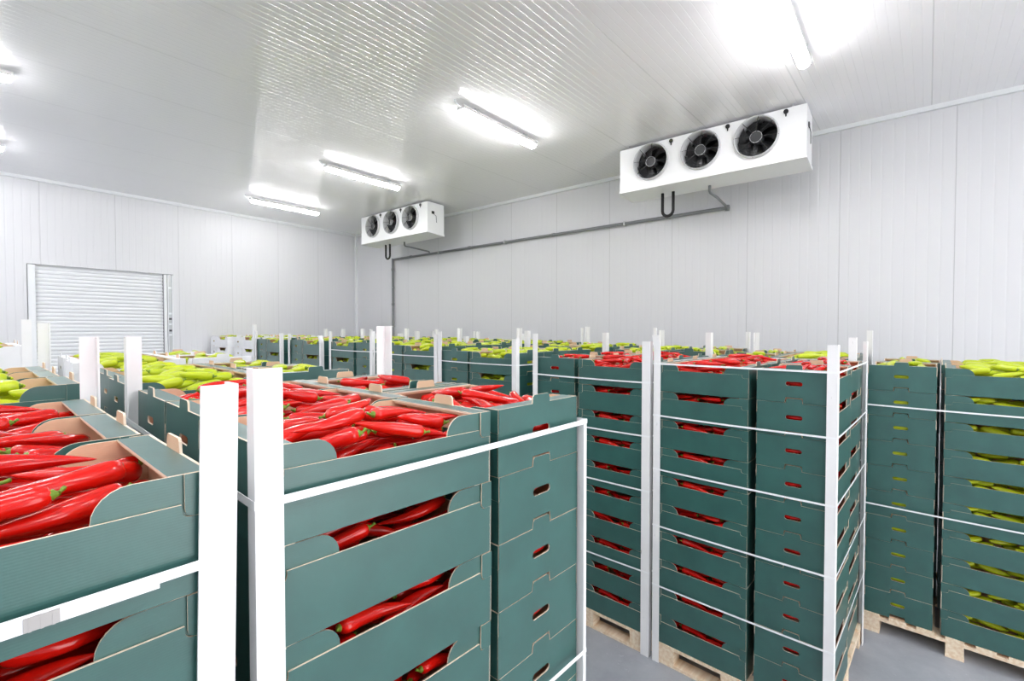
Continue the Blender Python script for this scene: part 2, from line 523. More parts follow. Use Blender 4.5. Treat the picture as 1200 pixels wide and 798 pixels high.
# ------------------------------------------------------------------ coolers
def make_cooler():
    Ln, Dp, Ht = 2.10, 0.41, 0.56          # along y, along x, z ; origin at bottom front centre
    root = obj('cooling_unit', None)
    ch = []
    fy = [0.625, 0.02, -0.575]
    R = 0.215
    out = [(-Ln / 2, 0.0), (Ln / 2, 0.0), (Ln / 2, Ht), (-Ln / 2, Ht)]
    holes = [[(cy + R * math.cos(2 * math.pi * k / 40), 0.325 + R * math.sin(2 * math.pi * k / 40)) for k in range(40)] for cy in fy]
    mb = MB()
    mb.sheet([out] + holes, (0, 0, 0), (0, 1, 0), (0, 0, 1), (-1, 0, 0), 0.012, 0, 0, 0)
    mb.box(0.012, Dp, -Ln / 2, -Ln / 2 + 0.006, 0, Ht)
    mb.box(0.012, Dp, Ln / 2 - 0.006, Ln / 2, 0, Ht)
    mb.box(0.012, Dp, -Ln / 2, Ln / 2, Ht - 0.006, Ht)
    mb.box(-0.004, 0.0, -Ln / 2, Ln / 2, 0.0, 0.035)
    c = build('housing', mb, [M_COOL], root); ch.append(c)
    mb = MB(); mb.box(0.30, Dp, -Ln / 2 + 0.01, Ln / 2 - 0.01, 0.02, Ht - 0.01)
    c = build('coil', mb, [M_STEEL], root); ch.append(c)
    mb = MB()
    vs = [(-0.012, -Ln / 2 - 0.008, 0.0), (Dp + 0.006, -Ln / 2 - 0.008, -0.03), (Dp + 0.006, Ln / 2 + 0.008, -0.03), (-0.012, Ln / 2 + 0.008, 0.0)]
    vs += [(v[0], v[1], v[2] + 0.012) for v in vs]
    vs[5] = (vs[5][0], vs[5][1], 0.008); vs[6] = (vs[6][0], vs[6][1], 0.008)
    mb.add(vs, [(0, 3, 2, 1), (4, 5, 6, 7), (0, 1, 5, 4), (1, 2, 6, 5), (2, 3, 7, 6), (3, 0, 4, 7)])
    c = build('drip_tray', mb, [M_COOL], root); ch.append(c)
    for cy in fy:
        mb = MB()                          # venturi shroud
        vs, fs = [], []
        prof = [(0.0, R + 0.012), (-0.03, R + 0.010), (-0.046, R + 0.006), (-0.048, R + 0.002), (-0.044, R - 0.002), (0.02, R - 0.004), (0.15, R - 0.004)]
        n = 40
        for px, pr in prof:
            for k in range(n):
                a = 2 * math.pi * k / n
                vs.append((px, pr * math.cos(a), pr * math.sin(a)))
        for j in range(len(prof) - 1):
            for k in range(n):
                fs.append((j * n + k, j * n + (k + 1) % n, (j + 1) * n + (k + 1) % n, (j + 1) * n + k))
        mb.add(vs, fs)
        fan = build('fan_shroud', mb, [M_SHROUD], root, (0, cy, 0.325), smooth=True)
        ch.append(fan)
        mb = MB()
        mb.tube([(0.16, 0, 0), (0.165, 0, 0)], R - 0.009, 32)
        b0 = build('fan_back', mb, [M_BLACK], fan)
        mb = MB()
        for k in range(7):
            a0 = 2 * math.pi * k / 7 + 0.2
            vs, fs = [], []
            for j in range(6):
                r = 0.05 + (R - 0.062) * j / 5
                w = 0.30 + 0.10 * j / 5
                sw = 0.25 * (j / 5) ** 2
                for q, (da, dx) in enumerate(((-w, 0.035), (0, 0.0), (w, -0.035))):
                    a = a0 + da + sw
                    vs.append((0.065 + dx * (1 - 0.3 * j / 5), r * math.cos(a), r * math.sin(a)))
            vs2 = [(v[0] + 0.004, v[1], v[2]) for v in vs]
            for j in range(5):
                for q in range(2):
                    i0 = j * 3 + q
                    fs.append((i0, i0 + 1, i0 + 4, i0 + 3))
            nv = len(vs)
            fs += [tuple(reversed([i + nv for i in f])) for f in fs]
            rim = [0, 1, 2, 5, 8, 11, 14, 17, 16, 15, 12, 9, 6, 3]
            for i in range(len(rim)):
                a_, b_ = rim[i], rim[(i + 1) % len(rim)]
                fs.append((a_, b_, b_ + nv, a_ + nv))
            mb.add(vs + vs2, fs)
        b1 = build('fan_blades', mb, [M_BLACK], fan, smooth=False)
        mb = MB()
        mb.tube([(-0.012, 0, 0), (-0.0119, 0, 0), (-0.006, 0, 0), (0.11, 0, 0)], [0.001, 0.055, 0.062, 0.062], 24)
        b2 = build('fan_hub', mb, [M_HUB], fan)
        mb = MB()
        for k in range(8):
            a = 2 * math.pi * k / 8 + 0.12
            pts = [(-0.02, 0.05, 0), (-0.045, 0.11, 0), (-0.05, 0.18, 0), (-0.036, R + 0.012, 0)]
            mb.tube([(p[0], p[1] * math.cos(a), p[1] * math.sin(a)) for p in pts], 0.0032, 6)
        b3 = build('guard_spokes', mb, [M_BLACK], fan)
        mb = MB()
        for rr, xx in ((0.06, -0.024), (R + 0.012, -0.036)):
            pts = [(xx, rr * math.cos(2 * math.pi * k / 36), rr * math.sin(2 * math.pi * k / 36)) for k in range(37)]
            mb.tube(pts, 0.0022, 5, caps=False)
        b4 = build('guard_ring', mb, [M_SHROUD], fan)
        kids(fan, b0, b1, b2, b3, b4)
    for cy in (0.37, -0.28, -0.86):
        mb = MB(); mb.tube([(-0.012, 0, 0), (-0.0119, 0, 0), (0.002, 0, 0)], [0.001, 0.024, 0.024], 14)
        mb.box(-0.008, 0.0, -0.006, 0.006, -0.05, 0)
        c = build('cable_gland', mb, [M_BLACK], root, (-0.006, cy, 0.522)); ch.append(c)
    for cy in (0.93, -0.92):
        for cx in (0.03, Dp - 0.05):
            mb = MB(); mb.tube([(0, 0, 0), (0, 0, 0.06)], 0.006, 8); mb.box(-0.015, 0.015, -0.02, 0.02, 0.0, 0.006)
            c = build('hanger_bolt', mb, [M_STEEL], root, (cx, cy, Ht)); ch.append(c)
    mb = MB()
    mb.box(0.10, 0.16, -Ln / 2 - 0.010, -Ln / 2, 0.35, 0.40)
    mb.tube([(0.13, -Ln / 2 - 0.008, 0.36), (0.20, -Ln / 2 - 0.012, 0.32), (0.21, -Ln / 2 - 0.012, 0.2)], 0.004, 6)
    c = build('side_gland', mb, [M_BLACK], root); ch.append(c)
    mb = MB()
    pts = [(0.27, 0.58, 0.0), (0.27, 0.58, -0.24)]
    for k in range(1, 9):
        a = math.pi - math.pi * k / 8
        pts.append((0.27, 0.51 - 0.07 * math.cos(math.pi - a) * -1 if False else 0.51 + 0.07 * math.cos(math.pi - a), -0.24 - 0.07 * math.sin(math.pi * k / 8)))
    pts.append((0.27, 0.44, 0.0))
    mb.tube(pts, 0.019, 12)
    c = build('drain_hose', mb, [M_HOSE], root, (0, 0, -0.01), smooth=True); ch.append(c)
    mb = MB()
    mb.tube([(0.30, 0.0, -0.015), (0.30, 0.0, -0.085), (0.32, 0.0, -0.10), (0.55, -0.02, -0.115), (0.93, -0.02, -0.135), (0.945, -0.02, -0.16)], 0.017, 10)
    c = build('drain_outlet', mb, [M_PIPE], root, (0, 0, 0), smooth=True); ch.append(c)
    kids(root, *ch)
    return root


c1 = make_cooler()
c1.location = (5.75, 1.757, 4.122)
tag(c1, 'white three-fan cooling unit hung from the ceiling, the big near one', 'cooler', 'cooling units')
c2 = copy_tree(c1)
c2.location = (5.77, 7.70, 4.135)
tag(c2, 'small-looking white three-fan cooling unit in the far corner of the room', 'cooler', 'cooling units')

mb = MB()
PX = XR - 0.05
mb.tube([(PX, 1.70, 3.965), (PX, 8.98, 3.955)], 0.024, 10)
mb.tube([(PX, 8.98, 3.98), (PX, 8.98, 0.0)], 0.027, 10)
for z in (3.7, 2.9, 2.0):
    mb.tube([(PX, 8.98, z), (PX, 8.98, z + 0.05)], 0.034, 10)
for y in (2.5, 4.5, 6.5, 8.3):
    mb.tube([(PX, y, 3.962), (PX, y + 0.06, 3.962)], 0.029, 10)
mb.tube([(PX, 1.73, 3.93), (PX, 1.73, 4.0)], 0.03, 10)
pipe = build('drain_pipe', mb, [M_PIPE], smooth=True)
tag(pipe, 'long thin gray drain pipe running along the ribbed wall and down', 'pipe')
mb = MB()
for z in (3.3, 2.4, 1.2):
    mb.box(PX - 0.04, XR - 0.001, 8.96, 9.0, z, z + 0.02)
for y in (3.2, 5.6, 7.4):
    mb.box(PX - 0.03, XR - 0.001, y, y + 0.02, 3.93, 3.995)
build('pipe_bracket', mb, [M_STEEL], pipe)


# ------------------------------------------------------------------ cardboard boxes
BL, BW, BH = 0.592, 0.394, 0.193
TK = 0.005


def side_poly():
    x1 = BL / 2 - 0.001
    xa = BL / 2 - 0.040
    z1, z0 = 0.145, 0.124
    p = [(-x1, 0.0), (x1, 0.0), (x1, z0), (xa + 0.012, z0)]
    for i in range(1, 5):
        a = math.pi / 2 * i / 4
        p.append((xa + 0.012 - 0.012 * math.sin(a), z0 + 0.012 - 0.012 * math.cos(a)))
    p.append((xa, z1)); p.append((-xa, z1))
    q = [(-x, z) for x, z in p[2:9]][::-1]
    return p[:9] + q[1:] if False else p[:9] + [(-xa, z1)] + [(-x, z) for x, z in reversed(p[2:8])]


def box_parts(inside=1):
    """Meshes of one tray: base with two low long sides, end panels (wall, ledge, wraps, tab), four corner flaps."""
    base = MB()
    base.box(-BL / 2 + 0.013, BL / 2 - 0.013, -BW / 2 + 0.006, BW / 2 - 0.006, 0.0, 0.005, inside)
    sp = side_poly()
    for sy in (-1, 1):
        base.sheet([sp], (0, sy * BW / 2, 0), (1, 0, 0), (0, 0, 1), (0, sy, 0), TK, 0, inside, 2)
    end = MB()                               # for +x end
    w = BW / 2
    tab, th, nt_ = 0.043, 0.027, 0.047
    outer = [(-w, 0.0), (-nt_, 0.0), (-nt_ + 0.004, 0.030), (nt_ - 0.004, 0.030), (nt_, 0.0), (w, 0.0), (w, BH), (tab, BH)]
    outer += [(tab - 0.003, BH + th - 0.006), (tab - 0.009, BH + th), (-tab + 0.009, BH + th), (-tab + 0.003, BH + th - 0.006), (-tab, BH), (-w, BH)]
    hole = rrect(-0.043, 0.043, 0.098, 0.123, 0.0124, 5)
    end.sheet([outer, hole], (BL / 2, 0, 0), (0, 1, 0), (0, 0, 1), (1, 0, 0), TK, 0, inside, 2)
    # ledge and its inner fold
    lg = 0.052
    end.sheet([[(-w + 0.006, 0), (w - 0.006, 0), (w - 0.006, lg), (-w + 0.006, lg)]], (BL / 2 - TK, 0, BH), (0, 1, 0), (-1, 0, 0), (0, 0, 1), TK, 0, inside, 2)
    end.sheet([[(-w + 0.008, 0.181), (w - 0.008, 0.181), (w - 0.008, BH - TK), (-w + 0.008, BH - TK)]], (BL / 2 - lg - 0.001 + 0.0, 0, 0), (0, 1, 0), (0, 0, 1), (-1, 0, 0), TK, inside, inside, 2)
    for sy in (-1, 1):                       # wraps round the corner on to the long side
        end.sheet([rrect(0.0, 0.036, 0.125, BH, 0.012, 4, (0, 1, 0, 0))], (BL / 2, sy * (BW / 2 + 0.001), 0), (-1, 0, 0), (0, 0, 1), (0, sy, 0), 0.004, 0, inside, 2)
    flap = MB()                              # for +x, +y corner
    pts = [(0.0, 0.06), (0.142, 0.06)]
    r = 0.047
    for i in range(7):
        a = math.pi / 2 * i / 6
        pts.append((0.142 - r + r * math.cos(a), 0.1915 - r + r * math.sin(a)))
    pts.append((0.0, 0.1915))
    flap.sheet([pts], (BL / 2 - 0.006, BW / 2 - TK - 0.0005, 0), (-1, 0, 0), (0, 0, 1), (0, 1, 0), 0.004, 0, inside, 2)
    return base, end, flap


def mirrored(mb, sx, sy):
    o = MB()
    o.v = [(v[0] * sx, v[1] * sy, v[2]) for v in mb.v]
    o.f = [tuple(reversed(f)) for f in mb.f] if sx * sy < 0 else list(mb.f)
    o.m = list(mb.m)
    return o


BASE, END, FLAP = box_parts()
ME = {}
for nm, mats in (('g', [M_GREEN, M_KRAFT, M_EDGE]), ('w', [M_WCARD, M_KRAFT, M_WCARD])):
    ME[nm] = dict(base=BASE.mesh('tray_base', mats),
                  end=[mirrored(END, s, 1).mesh('end_panel', mats) for s in (1, -1)],
                  flap=[mirrored(FLAP, sx, sy).mesh('corner_flap', mats) for sx in (1, -1) for sy in (1, -1)])
    whole = MB(); whole.merge(BASE)
    for s in (1, -1): whole.merge(mirrored(END, s, 1))
    for sx in (1, -1):
        for sy in (1, -1): whole.merge(mirrored(FLAP, sx, sy))
    ME[nm]['whole'] = whole.mesh('cardboard_box', mats)
PROTO = {}


def new_box(kind, parts):
    """A copy of the box kind: with its parts, or as one mesh where it is small in view."""
    key = (kind, parts)
    nm = 'cardboard_box' if kind == 'g' else 'white_box'
    if key not in PROTO:
        if parts:
            r = obj(nm, ME[kind]['base'])
            c = [obj('end_panel', m, r) for m in ME[kind]['end']] + [obj('corner_flap', m, r) for m in ME[kind]['flap']]
            kids(r, *c)
        else:
            r = obj(nm, ME[kind]['whole'])
        PROTO[key] = r
        return r
    return copy_tree(PROTO[key])


# ------------------------------------------------------------------ peppers
RNG = np.random.default_rng(7)


def pepper_shape(kind, seed):
    g = np.random.default_rng(seed)
    if kind == 'r':
        Lp = g.uniform(0.135, 0.195); R = g.uniform(0.0175, 0.0235); bend = g.uniform(-0.032, 0.032)
        prof_t = [0, .015, .05, .12, .25, .45, .65, .82, .93, .98, 1.0]
        prof_r = [.30, .64, .90, 1.0, .97, .87, .68, .44, .23, .11, .02]
    else:
        Lp = g.uniform(0.135, 0.175); R = g.uniform(0.0215, 0.0265); bend = g.uniform(-0.014, 0.014)
        prof_t = [0, .02, .07, .18, .35, .55, .72, .87, .95, .985, 1.0]
        prof_r = [.30, .62, .88, 1.0, .99, .93, .80, .58, .36, .20, .02]
    return dict(L=Lp, R=R, bend=bend, t=prof_t, r=prof_r, seed=seed, twist=g.uniform(-1.5, 1.5), ph=g.uniform(0, 6.28), flat=g.uniform(0.82, 0.95),
                sb=g.uniform(-0.012, 0.012), sl=g.uniform(0.007, 0.017), tip=g.uniform(-0.01, 0.01))


def spine(P, t):
    x = (t - 0.5) * P['L']
    y = P['bend'] * (4 * (t - 0.5) ** 2 - 0.5) + P['tip'] * max(0.0, t - 0.75) * 4
    return x, y


def pepper_mb(P, rings, seg):
    mb = MB()
    g = np.random.default_rng(P['seed'] + 1000)
    wob = g.uniform(-1, 1, 8)
    vs, fs = [], []
    # ring positions crowd towards both ends so that shoulder and tip stay round
    ts = [0.5 - 0.5 * math.cos(math.pi * (i / (rings - 1))) * (1 - 0.0) for i in range(rings)]
    for t in ts:
        x, y = spine(P, t)
        x2, y2 = spine(P, min(1, t + 0.02)); x1, y1 = spine(P, max(0, t - 0.02))
        d = math.hypot(x2 - x1, y2 - y1)
        nx, ny = -(y2 - y1) / d, (x2 - x1) / d
        r = P['R'] * float(np.interp(t, P['t'], P['r']))
        r *= 1 + 0.035 * math.sin(7 * t + wob[0] * 6) + 0.015 * math.sin(17 * t + wob[1] * 6)
        for k in range(seg):
            a = 2 * math.pi * k / seg
            lob = 1 + 0.055 * math.cos(3 * a + P['ph'] + P['twist'] * t * 2) + 0.04 * math.cos(2 * a + wob[2] * 3 - 3 * t) + 0.025 * math.sin(5 * a + 14 * t + wob[3] * 5)
            u = r * lob * math.cos(a); w = r * lob * math.sin(a) * P['flat']
            vs.append((x + nx * u, y + ny * u, w))
    for i in range(rings - 1):
        for k in range(seg):
            fs.append((i * seg + k, i * seg + (k + 1) % seg, (i + 1) * seg + (k + 1) % seg, (i + 1) * seg + k))
    fs.append(tuple(reversed(range(seg)))); fs.append(tuple(range((rings - 1) * seg, rings * seg)))
    mb.add(vs, fs)
    return mb


def stem_mb(P, seg=8):
    mb = MB()
    x, y = spine(P, 0.0)
    x2, y2 = spine(P, 0.03)
    d = Vector((x - x2, y - y2, 0)).normalized()
    p = Vector((x, y, 0))
    R = P['R']
    # calyx cap
    pts = [p - d * 0.004, p + d * 0.0, p + d * 0.003, p + d * 0.006]
    mb.tube(pts, [R * 0.46, R * 0.40, R * 0.26, 0.0036], seg + 2)
    s = P['sl']
    side = Vector((-d.y, d.x, 0))
    q = [p + d * 0.005, p + d * s * 0.4 + side * P['sb'] * 0.2, p + d * s * 0.75 + side * P['sb'] * 0.7 + Vector((0, 0, 0.002)), p + d * s + side * P['sb'] * 1.4 + Vector((0, 0, 0.004))]
    mb.tube(q, [0.004, 0.003, 0.003, 0.0036], seg)
    return mb


NV = {'r': 9, 'g': 7}
SHAPES = {k: [pepper_shape(k, (100 if k == 'r' else 300) + i) for i in range(NV[k])] for k in 'rg'}
PM = {k: [pepper_mb(P, 22, 14).mesh(('red' if k == 'r' else 'green') + '_pepper', [M_RED if k == 'r' else M_GRN], True) for P in SHAPES[k]] for k in 'rg'}
SM = {k: [stem_mb(P).mesh('stem', [M_STEM], True) for P in SHAPES[k]] for k in 'rg'}


def low(P):
    m = pepper_mb(P, 11, 8)
    s = stem_mb(P, 5)
    o = MB(); o.add(m.v, m.f, 0); o.add(s.v, s.f, 1)
    return o


LOW = {k: [low(P) for P in SHAPES[k]] for k in 'rg'}


def spheres(P, n=8):
    out = []
    for i in range(n):
        t = 0.04 + 0.92 * i / (n - 1)
        x, y = spine(P, t)
        out.append((x, y, 0.0, 1.09 * P['R'] * float(np.interp(t, P['t'], P['r']))))
    return np.array(out)


SPH = {k: [spheres(P) for P in SHAPES[k]] for k in 'rg'}


def pack(kind, seed, z0, zcap, mound, yaw_sd):
    """Drop peppers one by one into a tray; of several tries keep the one that comes to rest lowest."""
    g = np.random.default_rng(seed)
    hx, hy = BL / 2 - 0.014, BW / 2 - 0.0155
    placed = np.zeros((0, 4)); out = []
    for sx in (-1, 1):                     # two lie across behind each hand hole
        for zc in (0.050, 0.109):
            v = int(g.integers(NV[kind])); S = SPH[kind][v]
            yaw = math.pi / 2 * (1 if g.random() < 0.5 else -1)
            cy_, sy_ = math.cos(yaw), math.sin(yaw)
            X = S[:, 0] * cy_ - S[:, 1] * sy_; Y = S[:, 0] * sy_ + S[:, 1] * cy_
            x = sx * (hx - (sx * X + S[:, 3]).max()); y = g.uniform(-0.03, 0.03)
            out.append((v, x, y, zc, yaw, 0.0))
            placed = np.vstack([placed, np.stack([X + x, Y + y, np.full(len(X), zc), S[:, 3]], 1)])
    miss = 0
    while len(out) < 150 and miss < 22:
        best = None
        v = int(g.integers(NV[kind])); S = SPH[kind][v]
        for c in range(22):
            yaw = g.normal(0, yaw_sd) + (math.pi if g.random() < 0.5 else 0)
            if g.random() < 0.10: yaw += g.normal(0, 0.7)
            x = g.uniform(-hx, hx); y = g.uniform(-hy, hy)
            cy_, sy_ = math.cos(yaw), math.sin(yaw)
            X = x + S[:, 0] * cy_ - S[:, 1] * sy_; Y = y + S[:, 0] * sy_ + S[:, 1] * cy_
            if (np.abs(X) + S[:, 3] > hx).any() or (np.abs(Y) + S[:, 3] > hy).any():
                continue
            if len(placed):
                dx = X[:, None] - placed[None, :, 0]; dy = Y[:, None] - placed[None, :, 1]
                rr = (S[:, 3][:, None] + placed[None, :, 3]) 
                q = rr * rr - dx * dx - dy * dy
                need = np.where(q > 0, placed[None, :, 2] + np.sqrt(np.maximum(q, 0)), -1).max(axis=1)
            else:
                need = np.full(len(X), -1.0)
            need = np.maximum(need, z0 + S[:, 3])
            for tl in (-0.22, -0.1, 0.0, 0.1, 0.22):
                zl = S[:, 0] * math.tan(tl)
                zc = (need - zl).max()
                top = (zc + zl + S[:, 3]).max()
                lim = zcap + mound * (1 - (x / hx) ** 2) * (1 - (y / hy) ** 2)
                if top > lim: continue
                if ((np.abs(X) + S[:, 3] > BL / 2 - 0.062) & (zc + zl + S[:, 3] > 0.183)).any(): continue
                if best is None or zc < best[0]:
                    best = (zc, x, y, yaw, tl, X, Y, zc + zl)
        if best is None:
            miss += 1; continue
        miss = 0
        zc, x, y, yaw, tl, X, Y, Z = best
        out.append((v, x, y, zc, yaw, tl))
        placed = np.vstack([placed, np.stack([X, Y, Z, S[:, 3]], 1)])
    # exposure from above, through either long window and through either hand hole (cell counts)
    n = len(out)
    own = np.repeat(np.arange(n), 8)
    def count(ua, va, da, u0, u1, v0, v1, step):
        us = np.arange(u0, u1, step); vs_ = np.arange(v0, v1, step)
        U, V = np.meshgrid(us, vs_); U = U.ravel(); V = V.ravel()
        dd = np.full((len(U), len(placed)), -9.0)
        q = placed[None, :, 3] ** 2 - (U[:, None] - ua[None]) ** 2 - (V[:, None] - va[None]) ** 2
        dd = np.where(q > 0, da[None] + np.sqrt(np.maximum(q, 0)), -9.0)
        b = dd.argmax(axis=1); ok = dd.max(axis=1) > -8
        return np.bincount(own[b[ok]], minlength=n) * step * step * 1e4
    px, py, pz = placed[:, 0], placed[:, 1], placed[:, 2]
    ex = dict(top=count(px, py, pz, -hx, hx, -hy, hy, 0.008),
              py=count(px, pz, py, -0.17, 0.17, 0.13, 0.195, 0.008), my=count(px, pz, -py, -0.17, 0.17, 0.13, 0.195, 0.008),
              px=count(py, pz, px, -0.05, 0.05, 0.085, 0.125, 0.006), mx=count(py, pz, -px, -0.05, 0.05, 0.085, 0.125, 0.006))
    return out, ex


PACKS = {('r', 'top'): [pack('r', 11 + i, 0.06, 0.172, 0.068, 0.50) for i in range(3)],
         ('g', 'top'): [pack('g', 31 + i, 0.06, 0.180, 0.058, 0.40) for i in range(2)],
         ('r', 'in'): [pack('r', 51 + i, 0.05, 0.1885, 0.0, 0.22) for i in range(2)],
         ('g', 'in'): [pack('g', 71 + i, 0.05, 0.1885, 0.0, 0.22) for i in range(2)]}

# ------------------------------------------------------------------ pallets, posts, straps
def make_pallet(wx, wy, along_x):
    """Wooden pallet with its corner at the origin; along_x: bottom boards run along x."""
    root = obj('wooden_pallet', None)
    def bd(name, x0, x1, y0, y1, z0, z1):
        mb = MB()
        if along_x: mb.box(x0, x1, y0, y1, z0, z1)
        else: mb.box(y0, y1, x0, x1, z0, z1)
        build(name, mb, [M_WOOD], root)
    a, b = (wx, wy) if along_x else (wy, wx)
    # bottom boards run along a
    for i, y in enumerate((0.0, b / 2 - 0.05, b - 0.10)):
        bd('bottom_board', 0, a, y, y + 0.10, 0, 0.022)
        for x in (0.0, a / 2 - 0.07, a - 0.14):
            bd('block', x + 0.002, x + 0.138, y + 0.002, y + 0.098, 0.022, 0.100)
    for x in (0.0, a / 2 - 0.07, a - 0.14):
        bd('stringer_board', x, x + 0.14, 0, b, 0.100, 0.122)
    k = 7
    for i in range(k):
        y = i * (b - 0.10) / (k - 1)
        bd('deck_board', 0, a, y, y + 0.10, 0.122, 0.142)
    return root


def post_mesh(h, fx, fy, t=0.005, bend=0.0, slant=0.0):
    """L-profile of white board; the corner is at the origin, flanges run along +x (fx) and +y (fy), outer faces at 0."""
    mb = MB()
    ax, ay = abs(fx), abs(fy)
    p = [(0, 0), (ax, 0), (ax, t), (t, t), (t, ay), (0, ay)]
    n = 6
    zs = [0.0, 0.5, 1.0, 1.5, h - 0.10, h - 0.05, h]
    vs = []
    for i, z in enumerate(zs):
        for q in p:
            vs.append((q[0] * (1 if fx > 0 else -1) + slant * max(0.0, z - 1.5) / (h - 1.5), q[1] * (1 if fy > 0 else -1) + bend * max(0.0, (z - h + 0.10) / 0.10) ** 1.5, z))
    fs = []
    for j in range(len(zs) - 1):
        for i in range(n):
            fs.append((j * n + i, j * n + (i + 1) % n, (j + 1) * n + (i + 1) % n, (j + 1) * n + i))
    fs += [tuple(reversed(range(n))), tuple(range((len(zs) - 1) * n, len(zs) * n))]
    if fx * fy < 0: fs = [tuple(reversed(f)) for f in fs]
    mb.add(vs, fs)
    return mb


def strap_mb(w, d, off, z, h=0.013, sag=0.0):
    """A band round the rectangle 0..w x 0..d, off outside of it."""
    mb = MB()
    t = 0.0012
    def ring(o):
        pts = []
        for (xa, ya, xb, yb) in ((-o, -o, w + o, -o), (w + o, -o, w + o, d + o), (w + o, d + o, -o, d + o), (-o, d + o, -o, -o)):
            for i in range(8):
                s = i / 8
                pts.append((xa + (xb - xa) * s, ya + (yb - ya) * s, z - sag * math.sin(math.pi * s)))
        return pts
    A, B = ring(off), ring(off + t)
    n = len(A)
    vs = A + B + [(p[0], p[1], p[2] + h) for p in A] + [(p[0], p[1], p[2] + h) for p in B]
    fs = []
    for i in range(n):
        j = (i + 1) % n
        fs += [(n + i, n + j, 3 * n + j, 3 * n + i), (i, 2 * n + i, 2 * n + j, j), (i, j, n + j, n + i), (2 * n + i, 3 * n + i, 3 * n + j, 2 * n + j)]
    mb.add(vs, fs)
    return mb


# ------------------------------------------------------------------ stacks
ORD = ['topmost', 'second from top', 'third from top', 'fourth from top', 'fifth from top', 'sixth from top', 'seventh from top', 'eighth from top', 'ninth from top', 'lowest']
PEPPERS = []          # (score, kind, variant, matrix, label, group)
LOWER = MB()          # boxes deep in the stacks, all together
LOWER_BOX = MB()
LOWER_BOX.box(-BL / 2, BL / 2, -BW / 2, BW / 2, 0, BH - 0.004)
POS_NAMES = {}
CAMF = Vector((math.cos(YAW), math.sin(YAW), 0)); CAMR = Vector((math.sin(YAW), -math.cos(YAW), 0))


def in_view(p):
    f = p.x * CAMF.x + p.y * CAMF.y
    if f < 0.15: return False
    u = 600 + 550 * (p.x * CAMR.x + p.y * CAMR.y) / f
    v = 387 - 550 * (p.z - HC) / f
    return -60 < u < 1260 and v < 840


def layout(tp):
    """Five boxes per layer; the inner boxes sit a little aside, so that the joint in the face does not run through."""
    g, q = 0.036, 0.016
    if tp == 'cols_long_first':     # x: 60 then 40 ; y: three / two
        return [(0.30 + (q if i else 0), 0.20 + 0.410 * i, 0) for i in range(3)] + [(0.60 + g + 0.20 - (q if i else 0), 0.31 + 0.614 * i, 1) for i in range(2)]
    if tp == 'cols_short_first':
        return [(0.40 + g + 0.30 - (q if i else 0), 0.20 + 0.410 * i, 0) for i in range(3)] + [(0.20 + (q if i else 0), 0.31 + 0.614 * i, 1) for i in range(2)]
    q = 0.018
    if tp == 'rows_short_first':    # y: 40 (long side on -y) then 60 : seen from -x short end first
        return [(0.31 + 0.614 * i, 0.20 + (q if i else 0), 0) for i in range(2)] + [(0.20 + 0.410 * i, 0.40 + g + 0.30 - (q if i else 0), 1) for i in range(3)]
    if tp == 'rows_long_first':
        return [(0.20 + 0.410 * i, 0.30 + (q if i else 0), 1) for i in range(3)] + [(0.31 + 0.614 * i, 0.60 + g + 0.20 - (q if i else 0), 0) for i in range(2)]


def place_peppers(kind, M, which, faces, boxdesc, grp, seed, weight=1.0):
    packs = PACKS[(kind, which)]
    out, ex = packs[seed % len(packs)]
    flip = (seed // 2) % 2
    F = Matrix.Rotation(math.pi * flip, 4, 'Z')
    inv = {'px': 'mx', 'mx': 'px', 'py': 'my', 'my': 'py', 'top': 'top'}
    keys = [inv[f] if flip else f for f in faces]
    word = 'red' if kind == 'r' else 'green'
    for i, (v, x, y, z, yaw, tl) in enumerate(out):
        e = 0.0
        for k in keys:
            e += ex[k][i] * (0.35 if k == 'top' else 1.0)
        near = False
        if which == 'in':
            for k in keys:
                near |= (k == 'py' and y > 0.04) or (k == 'my' and y < -0.04) or (k == 'px' and x > 0.08 and abs(y) < 0.11) or (k == 'mx' and x < -0.08 and abs(y) < 0.11)
            near &= z > 0.075
        else:
            near = z > 0.10
        if e <= 0 and not near: continue
        m = M @ F @ Matrix.Translation((x, y, z)) @ Matrix.Rotation(yaw, 4, 'Z') @ Matrix.Rotation(-tl, 4, 'Y')
        p = m.translation
        d2 = max(0.05, p.x * p.x + p.y * p.y)
        sc = weight * e / d2 if in_view(p) else 0.0
        PEPPERS.append((sc, kind, v, m, '%s pepper %s' % (word, boxdesc), grp))


def rot2(x, y, a):
    return x * math.cos(a) - y * math.sin(a), x * math.sin(a) + y * math.cos(a)


